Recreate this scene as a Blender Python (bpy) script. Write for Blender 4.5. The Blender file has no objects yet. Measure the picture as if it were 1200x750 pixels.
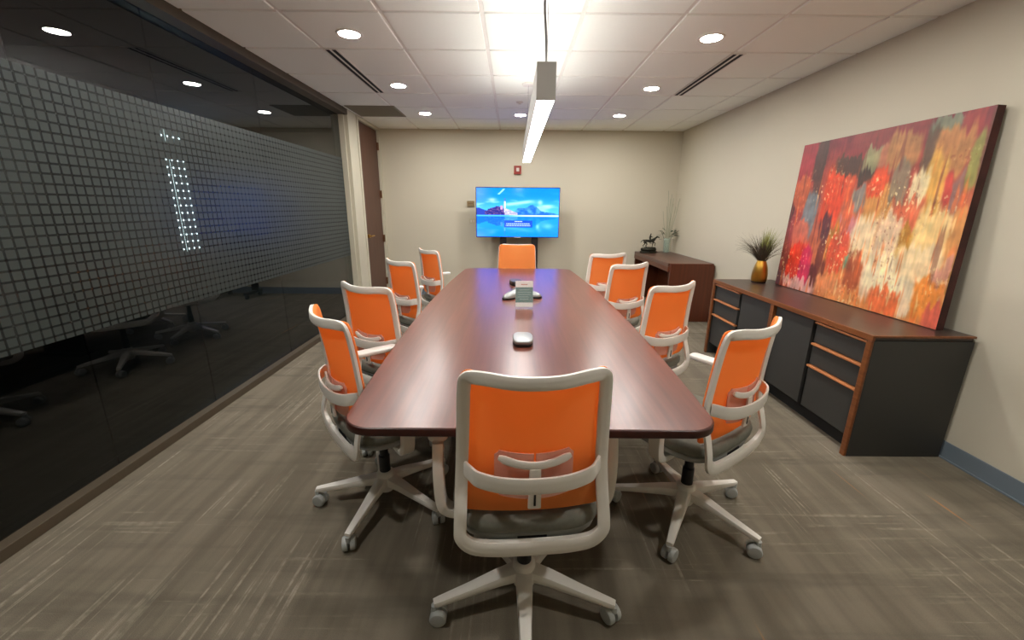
import bpy, bmesh, math, random
from mathutils import Vector, Matrix, noise
random.seed(7)
scene = bpy.context.scene
COL = scene.collection
PI = math.pi
H = 2.53            # ceiling height
XR, XL, YB, YF = 2.55, -2.0, 6.68, -1.6

# ------------------------------------------------------------ materials
def srgb(r, g, b):
    f = lambda c: (c/255/12.92) if c/255 <= .04045 else ((c/255+.055)/1.055)**2.4
    return (f(r), f(g), f(b), 1)

def new_mat(name):
    m = bpy.data.materials.new(name); m.use_nodes = True
    nt = m.node_tree; nt.nodes.clear()
    out = nt.nodes.new('ShaderNodeOutputMaterial')
    return m, nt, out

def pbr(name, col, rough=.5, metal=0, bump=0, bscale=200, var=0, vscale=5, spec=.5, coat=0):
    m, nt, out = new_mat(name)
    b = nt.nodes.new('ShaderNodeBsdfPrincipled')
    b.inputs['Base Color'].default_value = col
    b.inputs['Roughness'].default_value = rough
    b.inputs['Metallic'].default_value = metal
    b.inputs['Specular IOR Level'].default_value = spec
    b.inputs['Coat Weight'].default_value = coat
    tc = nt.nodes.new('ShaderNodeTexCoord')
    if var:
        n = nt.nodes.new('ShaderNodeTexNoise'); n.inputs['Scale'].default_value = vscale
        n.inputs['Detail'].default_value = 4
        nt.links.new(tc.outputs['Object'], n.inputs['Vector'])
        r = nt.nodes.new('ShaderNodeValToRGB')
        r.color_ramp.elements[0].position = .3; r.color_ramp.elements[1].position = .7
        r.color_ramp.elements[0].color = tuple(c*(1-var) for c in col[:3])+(1,)
        r.color_ramp.elements[1].color = tuple(min(1, c*(1+var)) for c in col[:3])+(1,)
        nt.links.new(n.outputs['Fac'], r.inputs['Fac']); nt.links.new(r.outputs['Color'], b.inputs['Base Color'])
    if bump:
        n2 = nt.nodes.new('ShaderNodeTexNoise'); n2.inputs['Scale'].default_value = bscale
        nt.links.new(tc.outputs['Object'], n2.inputs['Vector'])
        bp = nt.nodes.new('ShaderNodeBump'); bp.inputs['Strength'].default_value = bump
        bp.inputs['Distance'].default_value = .002
        nt.links.new(n2.outputs['Fac'], bp.inputs['Height']); nt.links.new(bp.outputs['Normal'], b.inputs['Normal'])
    nt.links.new(b.outputs[0], out.inputs['Surface'])
    return m

def emit(name, col, strength):
    m, nt, out = new_mat(name)
    e = nt.nodes.new('ShaderNodeEmission'); e.inputs['Color'].default_value = col
    e.inputs['Strength'].default_value = strength
    nt.links.new(e.outputs[0], out.inputs['Surface'])
    return m

def wood(name, c_dark, c_light, rough, axis=1, scale=1.0, coat=0, spec=.5):
    """streaky grain running along the given object axis"""
    m, nt, out = new_mat(name)
    b = nt.nodes.new('ShaderNodeBsdfPrincipled')
    b.inputs['Roughness'].default_value = rough; b.inputs['Coat Weight'].default_value = coat
    b.inputs['Coat Roughness'].default_value = .12
    b.inputs['Specular IOR Level'].default_value = spec
    tc = nt.nodes.new('ShaderNodeTexCoord'); mp = nt.nodes.new('ShaderNodeMapping')
    s = [38*scale]*3; s[axis] = 1.6*scale
    mp.inputs['Scale'].default_value = s
    nt.links.new(tc.outputs['Object'], mp.inputs['Vector'])
    n = nt.nodes.new('ShaderNodeTexNoise'); n.inputs['Scale'].default_value = 1.0
    n.inputs['Detail'].default_value = 5; n.inputs['Roughness'].default_value = .6
    nt.links.new(mp.outputs[0], n.inputs['Vector'])
    r = nt.nodes.new('ShaderNodeValToRGB')
    r.color_ramp.elements[0].position = .32; r.color_ramp.elements[1].position = .68
    r.color_ramp.elements[0].color = c_dark; r.color_ramp.elements[1].color = c_light
    nt.links.new(n.outputs['Fac'], r.inputs['Fac']); nt.links.new(r.outputs['Color'], b.inputs['Base Color'])
    nt.links.new(b.outputs[0], out.inputs['Surface'])
    return m

def vcol_mat(name, rough=.5, emission=None, bump=0):
    m, nt, out = new_mat(name)
    a = nt.nodes.new('ShaderNodeVertexColor'); a.layer_name = 'Col'
    if emission:
        e = nt.nodes.new('ShaderNodeEmission'); e.inputs['Strength'].default_value = emission
        nt.links.new(a.outputs['Color'], e.inputs['Color'])
        g = nt.nodes.new('ShaderNodeBsdfGlossy'); g.inputs['Roughness'].default_value = .12
        g.inputs['Color'].default_value = (.03, .03, .03, 1)
        ad = nt.nodes.new('ShaderNodeAddShader')
        nt.links.new(e.outputs[0], ad.inputs[0]); nt.links.new(g.outputs[0], ad.inputs[1])
        nt.links.new(ad.outputs[0], out.inputs['Surface'])
    else:
        b = nt.nodes.new('ShaderNodeBsdfPrincipled'); b.inputs['Roughness'].default_value = rough
        nt.links.new(a.outputs['Color'], b.inputs['Base Color'])
        if bump:
            tc = nt.nodes.new('ShaderNodeTexCoord'); mp = nt.nodes.new('ShaderNodeMapping')
            mp.inputs['Scale'].default_value = (40, 60, 25)
            n = nt.nodes.new('ShaderNodeTexNoise'); n.inputs['Scale'].default_value = 1; n.inputs['Detail'].default_value = 6
            nt.links.new(tc.outputs['Object'], mp.inputs[0]); nt.links.new(mp.outputs[0], n.inputs['Vector'])
            bp = nt.nodes.new('ShaderNodeBump'); bp.inputs['Strength'].default_value = bump; bp.inputs['Distance'].default_value = .004
            nt.links.new(n.outputs['Fac'], bp.inputs['Height']); nt.links.new(bp.outputs[0], b.inputs['Normal'])
        nt.links.new(b.outputs[0], out.inputs['Surface'])
    return m

def mesh_fabric(name, col):
    m, nt, out = new_mat(name)
    d = nt.nodes.new('ShaderNodeBsdfDiffuse'); tl = nt.nodes.new('ShaderNodeBsdfTranslucent')
    d.inputs[0].default_value = col; tl.inputs[0].default_value = col
    tc = nt.nodes.new('ShaderNodeTexCoord'); wv = nt.nodes.new('ShaderNodeTexNoise'); wv.inputs['Scale'].default_value = 900
    nt.links.new(tc.outputs['Object'], wv.inputs['Vector'])
    bp = nt.nodes.new('ShaderNodeBump'); bp.inputs['Strength'].default_value = .25; bp.inputs['Distance'].default_value = .002
    nt.links.new(wv.outputs['Fac'], bp.inputs['Height']); nt.links.new(bp.outputs[0], d.inputs['Normal'])
    mx = nt.nodes.new('ShaderNodeMixShader'); mx.inputs[0].default_value = .5
    nt.links.new(d.outputs[0], mx.inputs[1]); nt.links.new(tl.outputs[0], mx.inputs[2]); nt.links.new(mx.outputs[0], out.inputs['Surface'])
    return m

def math_node(nt, op, a, b=None, c=None):
    n = nt.nodes.new('ShaderNodeMath'); n.operation = op
    for i, v in enumerate((a, b, c)):
        if v is None: continue
        if isinstance(v, (int, float)): n.inputs[i].default_value = v
        else: nt.links.new(v, n.inputs[i])
    return n.outputs[0]

def carpet():
    m, nt, out = new_mat('carpet')
    b = nt.nodes.new('ShaderNodeBsdfPrincipled'); b.inputs['Roughness'].default_value = .95
    b.inputs['Specular IOR Level'].default_value = .1
    tc = nt.nodes.new('ShaderNodeTexCoord')
    def nz(scl, detail=3, off=(0, 0, 0), rough=.55):
        mp = nt.nodes.new('ShaderNodeMapping'); mp.inputs['Scale'].default_value = scl; mp.inputs['Location'].default_value = off
        n = nt.nodes.new('ShaderNodeTexNoise'); n.inputs['Scale'].default_value = 1
        n.inputs['Detail'].default_value = detail; n.inputs['Roughness'].default_value = rough
        nt.links.new(tc.outputs['Object'], mp.inputs[0]); nt.links.new(mp.outputs[0], n.inputs['Vector'])
        return n.outputs['Fac']
    def ramp(v, p0, p1, a=0., c=1.):
        mr = nt.nodes.new('ShaderNodeMapRange'); mr.interpolation_type = 'SMOOTHSTEP'
        mr.inputs[1].default_value = p0; mr.inputs[2].default_value = p1; mr.inputs[3].default_value = a; mr.inputs[4].default_value = c
        nt.links.new(v, mr.inputs[0]); return mr.outputs[0]
    def mix(col1, col2, fac):
        mx = nt.nodes.new('ShaderNodeMix'); mx.data_type = 'RGBA'
        for s, v in ((6, col1), (7, col2)):
            if isinstance(v, tuple): mx.inputs[s].default_value = v
            else: nt.links.new(v, mx.inputs[s])
        nt.links.new(fac, mx.inputs[0]); return mx.outputs[2]
    # broken light yarn lines in both directions, gathered in patches
    ly = ramp(nz((52, 1.3, 1), 3), .54, .68)
    lx = ramp(nz((1.5, 44, 1), 3, (5, 3, 0)), .56, .68)
    py = ramp(nz((2.2, 1.3, 1), 2, (9, 1, 0)), .42, .58)
    px = ramp(nz((1.3, 2.4, 1), 2, (2, 7, 0)), .45, .60)
    brk = ramp(nz((30, 30, 1), 2, (1, 1, 0)), .35, .60)
    fy = math_node(nt, 'MULTIPLY', ly, py)
    fx = math_node(nt, 'MULTIPLY', lx, px)
    f = math_node(nt, 'MAXIMUM', fy, math_node(nt, 'MULTIPLY', fx, .8))
    f = math_node(nt, 'MULTIPLY', f, math_node(nt, 'MULTIPLY_ADD', brk, .75, .25))
    f = math_node(nt, 'MULTIPLY', f, .5)
    base = mix(CARPET_D, CARPET_M, ramp(nz((9, .8, 1), 4, (4, 4, 0)), .35, .65))
    base = mix(base, CARPET_D2, ramp(nz((.8, 9, 1), 4, (8, 2, 0)), .45, .75, 0, .6))
    base = mix(base, CARPET_L, f)
    orn = math_node(nt, 'MULTIPLY', ramp(nz((26, .7, 1), 1, (31, 17, 0)), .71, .75), ramp(nz((1.5, 1, 1), 1, (6, 6, 0)), .5, .6))
    base = mix(base, CARPET_O, math_node(nt, 'MULTIPLY', orn, .55))
    pile = nz((420, 420, 1), 1)
    base2 = nt.nodes.new('ShaderNodeMix'); base2.data_type = 'RGBA'; base2.blend_type = 'MULTIPLY'
    base2.inputs[0].default_value = .35
    nt.links.new(base, base2.inputs[6]); 
    cr = nt.nodes.new('ShaderNodeCombineColor')
    for i in range(3): nt.links.new(ramp(pile, .3, .7, .55, 1.2), cr.inputs[i])
    nt.links.new(cr.outputs[0], base2.inputs[7])
    nt.links.new(base2.outputs[2], b.inputs['Base Color'])
    bp = nt.nodes.new('ShaderNodeBump'); bp.inputs['Strength'].default_value = .4; bp.inputs['Distance'].default_value = .003
    nt.links.new(pile, bp.inputs['Height']); nt.links.new(bp.outputs[0], b.inputs['Normal'])
    nt.links.new(b.outputs[0], out.inputs['Surface'])
    return m
CARPET_D, CARPET_M, CARPET_D2 = srgb(112, 104, 90), srgb(128, 119, 104), srgb(96, 90, 78)
CARPET_L, CARPET_O = srgb(176, 168, 150), srgb(190, 130, 70)

def tinted_glass():
    m, nt, out = new_mat('smoked_glass')
    tr = nt.nodes.new('ShaderNodeBsdfTransparent'); tr.inputs[0].default_value = (.42, .45, .43, 1)
    gl = nt.nodes.new('ShaderNodeBsdfGlossy'); gl.inputs['Roughness'].default_value = 0.0
    gl.inputs['Color'].default_value = (.85, .87, .9, 1)
    fr = nt.nodes.new('ShaderNodeFresnel'); fr.inputs[0].default_value = 1.5
    mx = nt.nodes.new('ShaderNodeMixShader')
    ge = nt.nodes.new('ShaderNodeNewGeometry')     # reflect on the outer face of the slab only
    k = math_node(nt, 'MULTIPLY', fr.outputs[0], math_node(nt, 'SUBTRACT', 1, ge.outputs['Backfacing']))
    k = math_node(nt, 'MINIMUM', math_node(nt, 'MULTIPLY', k, 1.5), 1)
    nt.links.new(k, mx.inputs[0]); nt.links.new(tr.outputs[0], mx.inputs[1]); nt.links.new(gl.outputs[0], mx.inputs[2])
    nt.links.new(mx.outputs[0], out.inputs['Surface'])
    return m

def frost_film():
    """etched film: 45 mm squares, clear hairlines between, clear pinholes where the lines cross"""
    m, nt, out = new_mat('frosted_film')
    tc = nt.nodes.new('ShaderNodeTexCoord'); sp = nt.nodes.new('ShaderNodeSeparateXYZ')
    nt.links.new(tc.outputs['Object'], sp.inputs[0])
    P = .045
    def line(v):
        f = math_node(nt, 'FRACT', math_node(nt, 'DIVIDE', v, P))
        d = math_node(nt, 'ABSOLUTE', math_node(nt, 'SUBTRACT', f, .5))     # .5 at a line, 0 mid square
        mr = nt.nodes.new('ShaderNodeMapRange'); mr.inputs[1].default_value = .375; mr.inputs[2].default_value = .405
        nt.links.new(d, mr.inputs[0]); return mr.outputs[0]
    a, b_ = line(sp.outputs[1]), line(sp.outputs[2])
    ln = math_node(nt, 'MAXIMUM', a, b_); nd = math_node(nt, 'MULTIPLY', a, b_)
    nz = nt.nodes.new('ShaderNodeTexNoise'); nz.inputs['Scale'].default_value = 2.2
    nt.links.new(tc.outputs['Object'], nz.inputs['Vector'])
    mr = nt.nodes.new('ShaderNodeMapRange'); mr.inputs[1].default_value = .4; mr.inputs[2].default_value = .62
    mr.inputs[3].default_value = .35; mr.inputs[4].default_value = .65
    nt.links.new(nz.outputs['Fac'], mr.inputs[0])
    op = math_node(nt, 'SUBTRACT', .97, math_node(nt, 'MULTIPLY', ln, .12))
    op = math_node(nt, 'MULTIPLY', op, math_node(nt, 'SUBTRACT', 1, nd))
    cm = nt.nodes.new('ShaderNodeMix'); cm.data_type = 'RGBA'
    cm.inputs[6].default_value = FILM_COL; cm.inputs[7].default_value = FILM_LINE
    nt.links.new(math_node(nt, 'MULTIPLY', ln, math_node(nt, 'MULTIPLY', mr.outputs[0], 1.2)), cm.inputs[0])
    tr = nt.nodes.new('ShaderNodeBsdfTransparent')
    df = nt.nodes.new('ShaderNodeBsdfDiffuse'); nt.links.new(cm.outputs[2], df.inputs[0])
    gl = nt.nodes.new('ShaderNodeBsdfGlossy'); gl.inputs['Roughness'].default_value = .3
    gl.inputs[0].default_value = (.9, .95, 1, 1)
    fr = nt.nodes.new('ShaderNodeFresnel'); fr.inputs[0].default_value = 1.3
    m1 = nt.nodes.new('ShaderNodeMixShader'); m2 = nt.nodes.new('ShaderNodeMixShader')
    ge = nt.nodes.new('ShaderNodeNewGeometry')
    k = math_node(nt, 'MULTIPLY', fr.outputs[0], math_node(nt, 'SUBTRACT', 1, ge.outputs['Backfacing']))
    nt.links.new(k, m1.inputs[0]); nt.links.new(df.outputs[0], m1.inputs[1]); nt.links.new(gl.outputs[0], m1.inputs[2])
    nt.links.new(op, m2.inputs[0]); nt.links.new(tr.outputs[0], m2.inputs[1]); nt.links.new(m1.outputs[0], m2.inputs[2])
    nt.links.new(m2.outputs[0], out.inputs['Surface'])
    return m
FILM_LINE = srgb(24, 26, 25)
FILM_COL = srgb(60, 65, 62)

def translucent(name, col, alpha):
    m, nt, out = new_mat(name)
    tr = nt.nodes.new('ShaderNodeBsdfTransparent'); b = nt.nodes.new('ShaderNodeBsdfPrincipled')
    b.inputs['Base Color'].default_value = col; b.inputs['Roughness'].default_value = .25
    mx = nt.nodes.new('ShaderNodeMixShader'); mx.inputs[0].default_value = alpha
    nt.links.new(tr.outputs[0], mx.inputs[1]); nt.links.new(b.outputs[0], mx.inputs[2])
    nt.links.new(mx.outputs[0], out.inputs['Surface'])
    return m

M = dict(
    wall=pbr('wall_paint', srgb(203, 196, 177), .9, bump=.05, bscale=300, spec=.2),
    ceil=pbr('ceiling_tile', srgb(242, 244, 238), .95, bump=.15, bscale=350, spec=.1),
    grid=pbr('ceiling_grid_paint', srgb(226, 223, 216), .6),
    carpet=carpet(),
    base=pbr('blue_grey_vinyl', srgb(112, 124, 134), .45),
    bronze=pbr('dark_bronze', srgb(78, 68, 54), .55, 0, spec=.3),
    glass=tinted_glass(), film=frost_film(),
    jamb=pbr('putty_jamb', srgb(196, 190, 170), .5),
    door=wood('walnut_door', srgb(74, 46, 34), srgb(92, 60, 46), .45, axis=2),
    brass=pbr('brass', srgb(190, 150, 80), .3, 1),
    brass_dull=pbr('dull_brass', srgb(120, 84, 56), .4, .6),
    white=pbr('white_plastic', srgb(236, 232, 223), .4),
    padw=pbr('bright_white_plastic', srgb(228, 226, 220), .3),
    orange=mesh_fabric('orange_mesh', srgb(253, 174, 102)),
    lumbar=translucent('clear_pink_plastic', srgb(240, 190, 172), .6),
    seat=pbr('grey_fabric', srgb(120, 120, 110), .9, bump=.3, bscale=500, var=.08, vscale=60, spec=.2),
    greypl=pbr('grey_plastic', srgb(158, 160, 156), .5),
    castw=pbr('grey_caster', srgb(178, 182, 180), .45),
    black=pbr('black_plastic', srgb(22, 22, 24), .45),
    table=wood('mahogany_laminate', srgb(92, 48, 37), srgb(114, 62, 48), .29, axis=1, scale=.8, spec=.75),
    tedge=wood('mahogany_edge', srgb(54, 22, 16), srgb(68, 30, 22), .35, axis=1),
    tbase=pbr('dark_base', srgb(40, 26, 22), .6),
    cherry=wood('cherry_edge', srgb(104, 58, 28), srgb(132, 78, 42), .35, axis=1, scale=1.5),
    pull=wood('cherry_pull', srgb(176, 110, 66), srgb(196, 128, 80), .35, axis=1),
    ctop=wood('espresso_top', srgb(52, 40, 36), srgb(66, 50, 44), .34, axis=1, spec=.6),
    cblack=pbr('charcoal_laminate', srgb(52, 52, 50), .5),
    cdark=pbr('black_recess', srgb(16, 15, 14), .7),
    desk=wood('dark_cherry', srgb(82, 38, 18), srgb(98, 48, 24), .4, axis=2),
    desktop=wood('dark_cherry_top', srgb(84, 58, 48), srgb(104, 74, 62), .35, axis=1),
    steel=pbr('satin_silver', srgb(150, 152, 152), .35, .6),
    gunmetal=pbr('gunmetal', srgb(70, 72, 74), .4, .5),
    fixture=pbr('grey_fixture', srgb(196, 195, 190), .5),
    canvas_edge=pbr('painted_canvas_edge', srgb(66, 30, 26), .7, var=.5, vscale=6),
    painting=vcol_mat('oil_paint', .45, bump=.12),
    screen=vcol_mat('lcd_screen', emission=1.35),
    bezel=pbr('black_bezel', srgb(18, 20, 26), .3),
    downl=emit('downlight_lens', (1, .97, .92, 1), 140),
    pend=emit('pendant_lens', (1, .975, .93, 1), 10),
    pendup=emit('pendant_uplight', (1, .98, .93, 1), 10),
    hall=emit('lit_hall_window', (.75, .9, 1, 1), 7),
    trimw=pbr('white_trim_ring', srgb(226, 222, 214), .4),
    slot=pbr('slot_black', srgb(14, 13, 12), .8),
    grille=pbr('grey_grille', srgb(128, 122, 108), .6),
    red=pbr('alarm_red', srgb(150, 50, 40), .4),
    lensw=pbr('frosted_lens', srgb(215, 205, 195), .3),
    plate=pbr('tan_plate', srgb(140, 120, 84), .5),
    plate2=pbr('ivory_plate', srgb(196, 188, 160), .5),
    gold=pbr('brushed_gold', srgb(196, 150, 66), .28, 1, bump=.1, bscale=60),
    goldbase=pbr('dark_vase_foot', srgb(50, 34, 20), .5),
    grassd=pbr('dark_grass', srgb(92, 82, 66), .8),
    grassg=pbr('green_grass', srgb(130, 135, 60), .8),
    bronze2=pbr('aged_bronze', srgb(46, 46, 36), .4, .6),
    leaf=pbr('dark_leaf', srgb(52, 76, 48), .5),
    stalk=pbr('pale_stalk', srgb(150, 155, 130), .6),
    clearglass=translucent('clear_vase_glass', srgb(190, 215, 205), .22),
    acrylic=translucent('clear_acrylic', srgb(225, 232, 235), .07),
    card=pbr('white_card', srgb(232, 230, 226), .6),
    teal=pbr('teal_print', srgb(92, 128, 124), .6),
    tealtext=pbr('pale_print', srgb(140, 168, 162), .6),
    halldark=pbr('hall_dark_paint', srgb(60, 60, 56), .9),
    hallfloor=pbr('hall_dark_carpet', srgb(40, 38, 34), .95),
    cord=pbr('grey_cord', srgb(110, 108, 104), .5),
)

# ------------------------------------------------------------ mesh helpers
def obj(name, bm, mat, parent=None, smooth=40, bevel=0):
    bmesh.ops.recalc_face_normals(bm, faces=bm.faces)
    me = bpy.data.meshes.new(name); bm.to_mesh(me); bm.free()
    o = bpy.data.objects.new(name, me); COL.objects.link(o)
    for mm in (mat if isinstance(mat, (list, tuple)) else [mat]): me.materials.append(mm)
    if smooth:
        me.polygons.foreach_set('use_smooth', [True]*len(me.polygons))
        me.set_sharp_from_angle(angle=math.radians(smooth))
    if bevel:
        b = o.modifiers.new('bevel', 'BEVEL'); b.width = bevel; b.segments = 2; b.limit_method = 'ANGLE'
    if parent: o.parent = parent
    return o
def struct(name, bm, mat, **k):
    o = obj(name, bm, mat, **k); o['kind'] = 'structure'; return o
def thing(name, label, cat, loc=(0, 0, 0), rz=0, group=None):
    o = bpy.data.objects.new(name, None); COL.objects.link(o)
    o.empty_display_size = .05
    o.location = loc; o.rotation_euler = (0, 0, rz); o['label'] = label; o['category'] = cat
    if group: o['group'] = group
    return o
def tag(o, label, cat, group=None):
    o['label'] = label; o['category'] = cat
    if group: o['group'] = group
    return o
def box(bm, x0, x1, y0, y1, z0, z1, mi=0):
    vs = [bm.verts.new((x, y, z)) for z in (z0, z1) for x, y in ((x0, y0), (x1, y0), (x1, y1), (x0, y1))]
    fs = [(0, 3, 2, 1), (4, 5, 6, 7), (0, 1, 5, 4), (1, 2, 6, 5), (2, 3, 7, 6), (3, 0, 4, 7)]
    out = []
    for f in fs:
        ff = bm.faces.new([vs[i] for i in f]); ff.material_index = mi; out.append(ff)
    return out
def BX(*a, mi=0):
    bm = bmesh.new(); box(bm, *a, mi=mi); return bm
def sweep(bm, pts, ref, a, b, n=12, closed=False, power=4, cap=True):
    """superellipse section swept along pts; ref = direction of the b (thickness) axis; a, b scalars or lists of half sizes"""
    pts = [Vector(p) for p in pts]; N = len(pts)
    al = a if isinstance(a, (list, tuple)) else [a]*N
    bl = b if isinstance(b, (list, tuple)) else [b]*N
    rings = []
    for i, p in enumerate(pts):
        if closed: t = pts[(i+1) % N]-pts[i-1]
        else: t = pts[min(i+1, N-1)]-pts[max(i-1, 0)]
        t.normalize()
        rf = Vector(ref[i]) if isinstance(ref, list) else Vector(ref)
        B = (rf-t*rf.dot(t)).normalized(); A = t.cross(B)
        ring = []
        for k in range(n):
            th = 2*PI*(k+.5)/n; c, s = math.cos(th), math.sin(th)
            rr = (abs(c)**power+abs(s)**power)**(-1/power)
            ring.append(bm.verts.new(p+A*(al[i]*rr*c)+B*(bl[i]*rr*s)))
        rings.append(ring)
    for i in range(N if closed else N-1):
        r0, r1 = rings[i], rings[(i+1) % N]
        for k in range(n): bm.faces.new((r0[k], r0[(k+1) % n], r1[(k+1) % n], r1[k]))
    if cap and not closed:
        bm.faces.new(rings[0]); bm.faces.new(rings[-1][::-1])
def tube(bm, pts, r, n=10, closed=False):
    pts = [Vector(p) for p in pts]
    t = (pts[-1]-pts[0]) if not closed else Vector((0, 0, 1))
    ref = Vector((0, 0, 1)) if abs(t.normalized().z) < .8 else Vector((1, 0, 0))
    sweep(bm, pts, ref, r, r, n, closed, 2)
def lathe(bm, prof, cx=0, cy=0, n=32, mi=0):
    rings = [[bm.verts.new((cx+r*math.cos(2*PI*k/n), cy+r*math.sin(2*PI*k/n), z)) for k in range(n)] for r, z in prof]
    for r0, r1 in zip(rings, rings[1:]):
        for k in range(n):
            f = bm.faces.new((r0[k], r0[(k+1) % n], r1[(k+1) % n], r1[k])); f.material_index = mi
    for r in (rings[0], rings[-1]):
        f = bm.faces.new(r); f.material_index = mi
def crom(pts, n=6, closed=False):
    """Catmull-Rom through pts"""
    P = [Vector(p) for p in pts]; out = []; N = len(P)
    for i in range(N if closed else N-1):
        if closed: a, b, c, d = P[i-1], P[i], P[(i+1) % N], P[(i+2) % N]
        else: a, b, c, d = P[max(i-1, 0)], P[i], P[i+1], P[min(i+2, N-1)]
        for k in range(n):
            t = k/n
            out.append(.5*((2*b)+(c-a)*t+(2*a-5*b+4*c-d)*t*t+(3*b-a-3*c+d)*t**3))
    if not closed: out.append(P[-1])
    return out
def slab(bm, outline, z0, z1, r=.004, mi=0, seg=3):
    """outline polygon extruded with rounded top and bottom edges"""
    N = len(outline); P = [Vector((x, y)) for x, y in outline]
    nrm = []
    for i in range(N):
        t = (P[(i+1) % N]-P[i-1]).normalized(); nrm.append(Vector((t.y, -t.x)))
    area = sum(P[i-1].x*P[i].y-P[i].x*P[i-1].y for i in range(N))
    sg = 1 if area > 0 else -1
    prof = []
    for k in range(seg+1):
        th = PI/2*k/seg; prof.append((r*(1-math.sin(th)), z0+r*(1-math.cos(th))))
    for k in range(seg+1):
        th = PI/2*k/seg; prof.append((r*(1-math.cos(th)), z1-r*(1-math.sin(th))))
    rings = [[bm.verts.new((p.x-n.x*sg*i, p.y-n.y*sg*i, z)) for p, n in zip(P, nrm)] for i, z in prof]
    for r0, r1 in zip(rings, rings[1:]):
        for k in range(N):
            f = bm.faces.new((r0[k], r0[(k+1) % N], r1[(k+1) % N], r1[k])); f.material_index = mi
    bm.faces.new(rings[0][::-1]).material_index = mi; bm.faces.new(rings[-1]).material_index = mi
def rrect(cx, cy, hx, hy, r, n=6):
    out = []
    for sx, sy, a0 in ((1, 1, 0), (-1, 1, 90), (-1, -1, 180), (1, -1, 270)):
        for k in range(n+1):
            a = math.radians(a0+90*k/n)
            out.append((cx+sx*(hx-r)+r*math.cos(a), cy+sy*(hy-r)+r*math.sin(a)))
    return out

# ------------------------------------------------------------ room shell
struct('floor', BX(-6.0, XR+.3, YF-.2, YB+.3, -.12, 0), [M['carpet']], smooth=0)
GX, GY, GP = -.195, 2.855, .61
bm = bmesh.new()
xs = [GX+GP*i for i in range(-3, 5)]; ys = [GY+GP*i for i in range(-8, 7)]
xe = [XL]+[x for x in xs if XL+.02 < x < XR-.02]+[XR]
ye = [YF]+[y for y in ys if YF+.02 < y < YB-.02]+[YB]
g = .012
for x0, x1 in zip(xe, xe[1:]):
    for y0, y1 in zip(ye, ye[1:]):
        a0, a1 = x0+(g if x0 > XL else 0), x1-(g if x1 < XR else 0)
        b0, b1 = y0+(g if y0 > YF else 0), y1-(g if y1 < YB else 0)
        i = .004
        lo = [bm.verts.new(p) for p in ((a0+i, b0+i, H-.006), (a1-i, b0+i, H-.006), (a1-i, b1-i, H-.006), (a0+i, b1-i, H-.006))]
        hi = [bm.verts.new(p) for p in ((a0, b0, H+.004), (a1, b0, H+.004), (a1, b1, H+.004), (a0, b1, H+.004))]
        bm.faces.new(lo)
        for k in range(4): bm.faces.new((lo[k], lo[(k+1) % 4], hi[(k+1) % 4], hi[k]))
box(bm, XL, XR, YF, YB, H+.002, H+.1, mi=1)
struct('ceiling', bm, [M['ceil'], M['grid']], smooth=0)
struct('wall_back', BX(XL-.3, XR+.3, YB, YB+.15, -.1, H+.2), M['wall'], smooth=0)
struct('wall_right', BX(XR, XR+.15, YF-.15, YB, -.1, H+.2), M['wall'], smooth=0)
struct('wall_front', BX(-6, XR+.3, YF-.15, YF, -.1, H+.2), M['wall'], smooth=0)
# left wall: pier between glazing and door, and the strip past the door
GE = 5.42            # end of glazing
bm = bmesh.new()
box(bm, XL-.18, XL, GE, 5.70, 0, H+.1); box(bm, XL-.18, XL, 6.62, YB, 0, H+.1); box(bm, XL-.18, XL, 5.70, 6.62, 2.50, H+.1)
struct('wall_left', bm, M['jamb'], smooth=0)
# hallway beyond the glass
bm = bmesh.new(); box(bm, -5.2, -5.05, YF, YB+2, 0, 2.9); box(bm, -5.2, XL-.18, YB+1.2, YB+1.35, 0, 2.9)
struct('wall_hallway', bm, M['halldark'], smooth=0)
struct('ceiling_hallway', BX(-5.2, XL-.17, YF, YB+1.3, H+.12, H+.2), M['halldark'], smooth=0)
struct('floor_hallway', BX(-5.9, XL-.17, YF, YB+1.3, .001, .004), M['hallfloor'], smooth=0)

# glazing: sill, head, panes, film
struct('trim_1', BX(XL-.16, XL-.045, YF, GE, 0, .052), M['bronze'], smooth=0, bevel=.003)
struct('trim_2', BX(XL-.18, XL+.004, YF, GE+.002, 2.462, H+.01), M['bronze'], smooth=0, bevel=.003)
struct('trim_3', BX(XL-.16, XL-.04, GE-.03, GE-.001, .052, 2.462), M['jamb'], smooth=0)
seams = [YF, .53, 1.93, 2.68, 3.72, GE-.03]
for k, (a, b) in enumerate(zip(seams, seams[1:])):
    w = struct('window_%d' % (k+1), BX(-2.112, -2.102, a+.0004, b-.0004, .052, 2.462), M['glass'], smooth=0)
    f = obj('frosted_film', BX(-.0006, 0, a+.001, b-.001, .785, 1.972), M['film'], w, smooth=0)
    f.location = (-2.1005, 0, 0)
# lit slot windows across the hallway
def hall_win(n, y0, y1, z0, z1):
    bm = bmesh.new(); box(bm, -5.05, -5.03, y0, y1, z0, z1)
    w = struct('window_%d' % n, bm, M['hall'], smooth=0)
    bm = bmesh.new()
    for a in ((y0-.03, y0, z0-.03, z1+.03), (y1, y1+.03, z0-.03, z1+.03), (y0, y1, z0-.03, z0), (y0, y1, z1, z1+.03)):
        box(bm, -5.05, -5.01, a[0], a[1], a[2], a[3])
    obj('window_frame', bm, M['bronze'], w, smooth=0)
hall_win(6, 6.32, 6.72, .70, 2.04)
hall_win(7, 6.32, 6.72, 2.28, 2.44)

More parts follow.
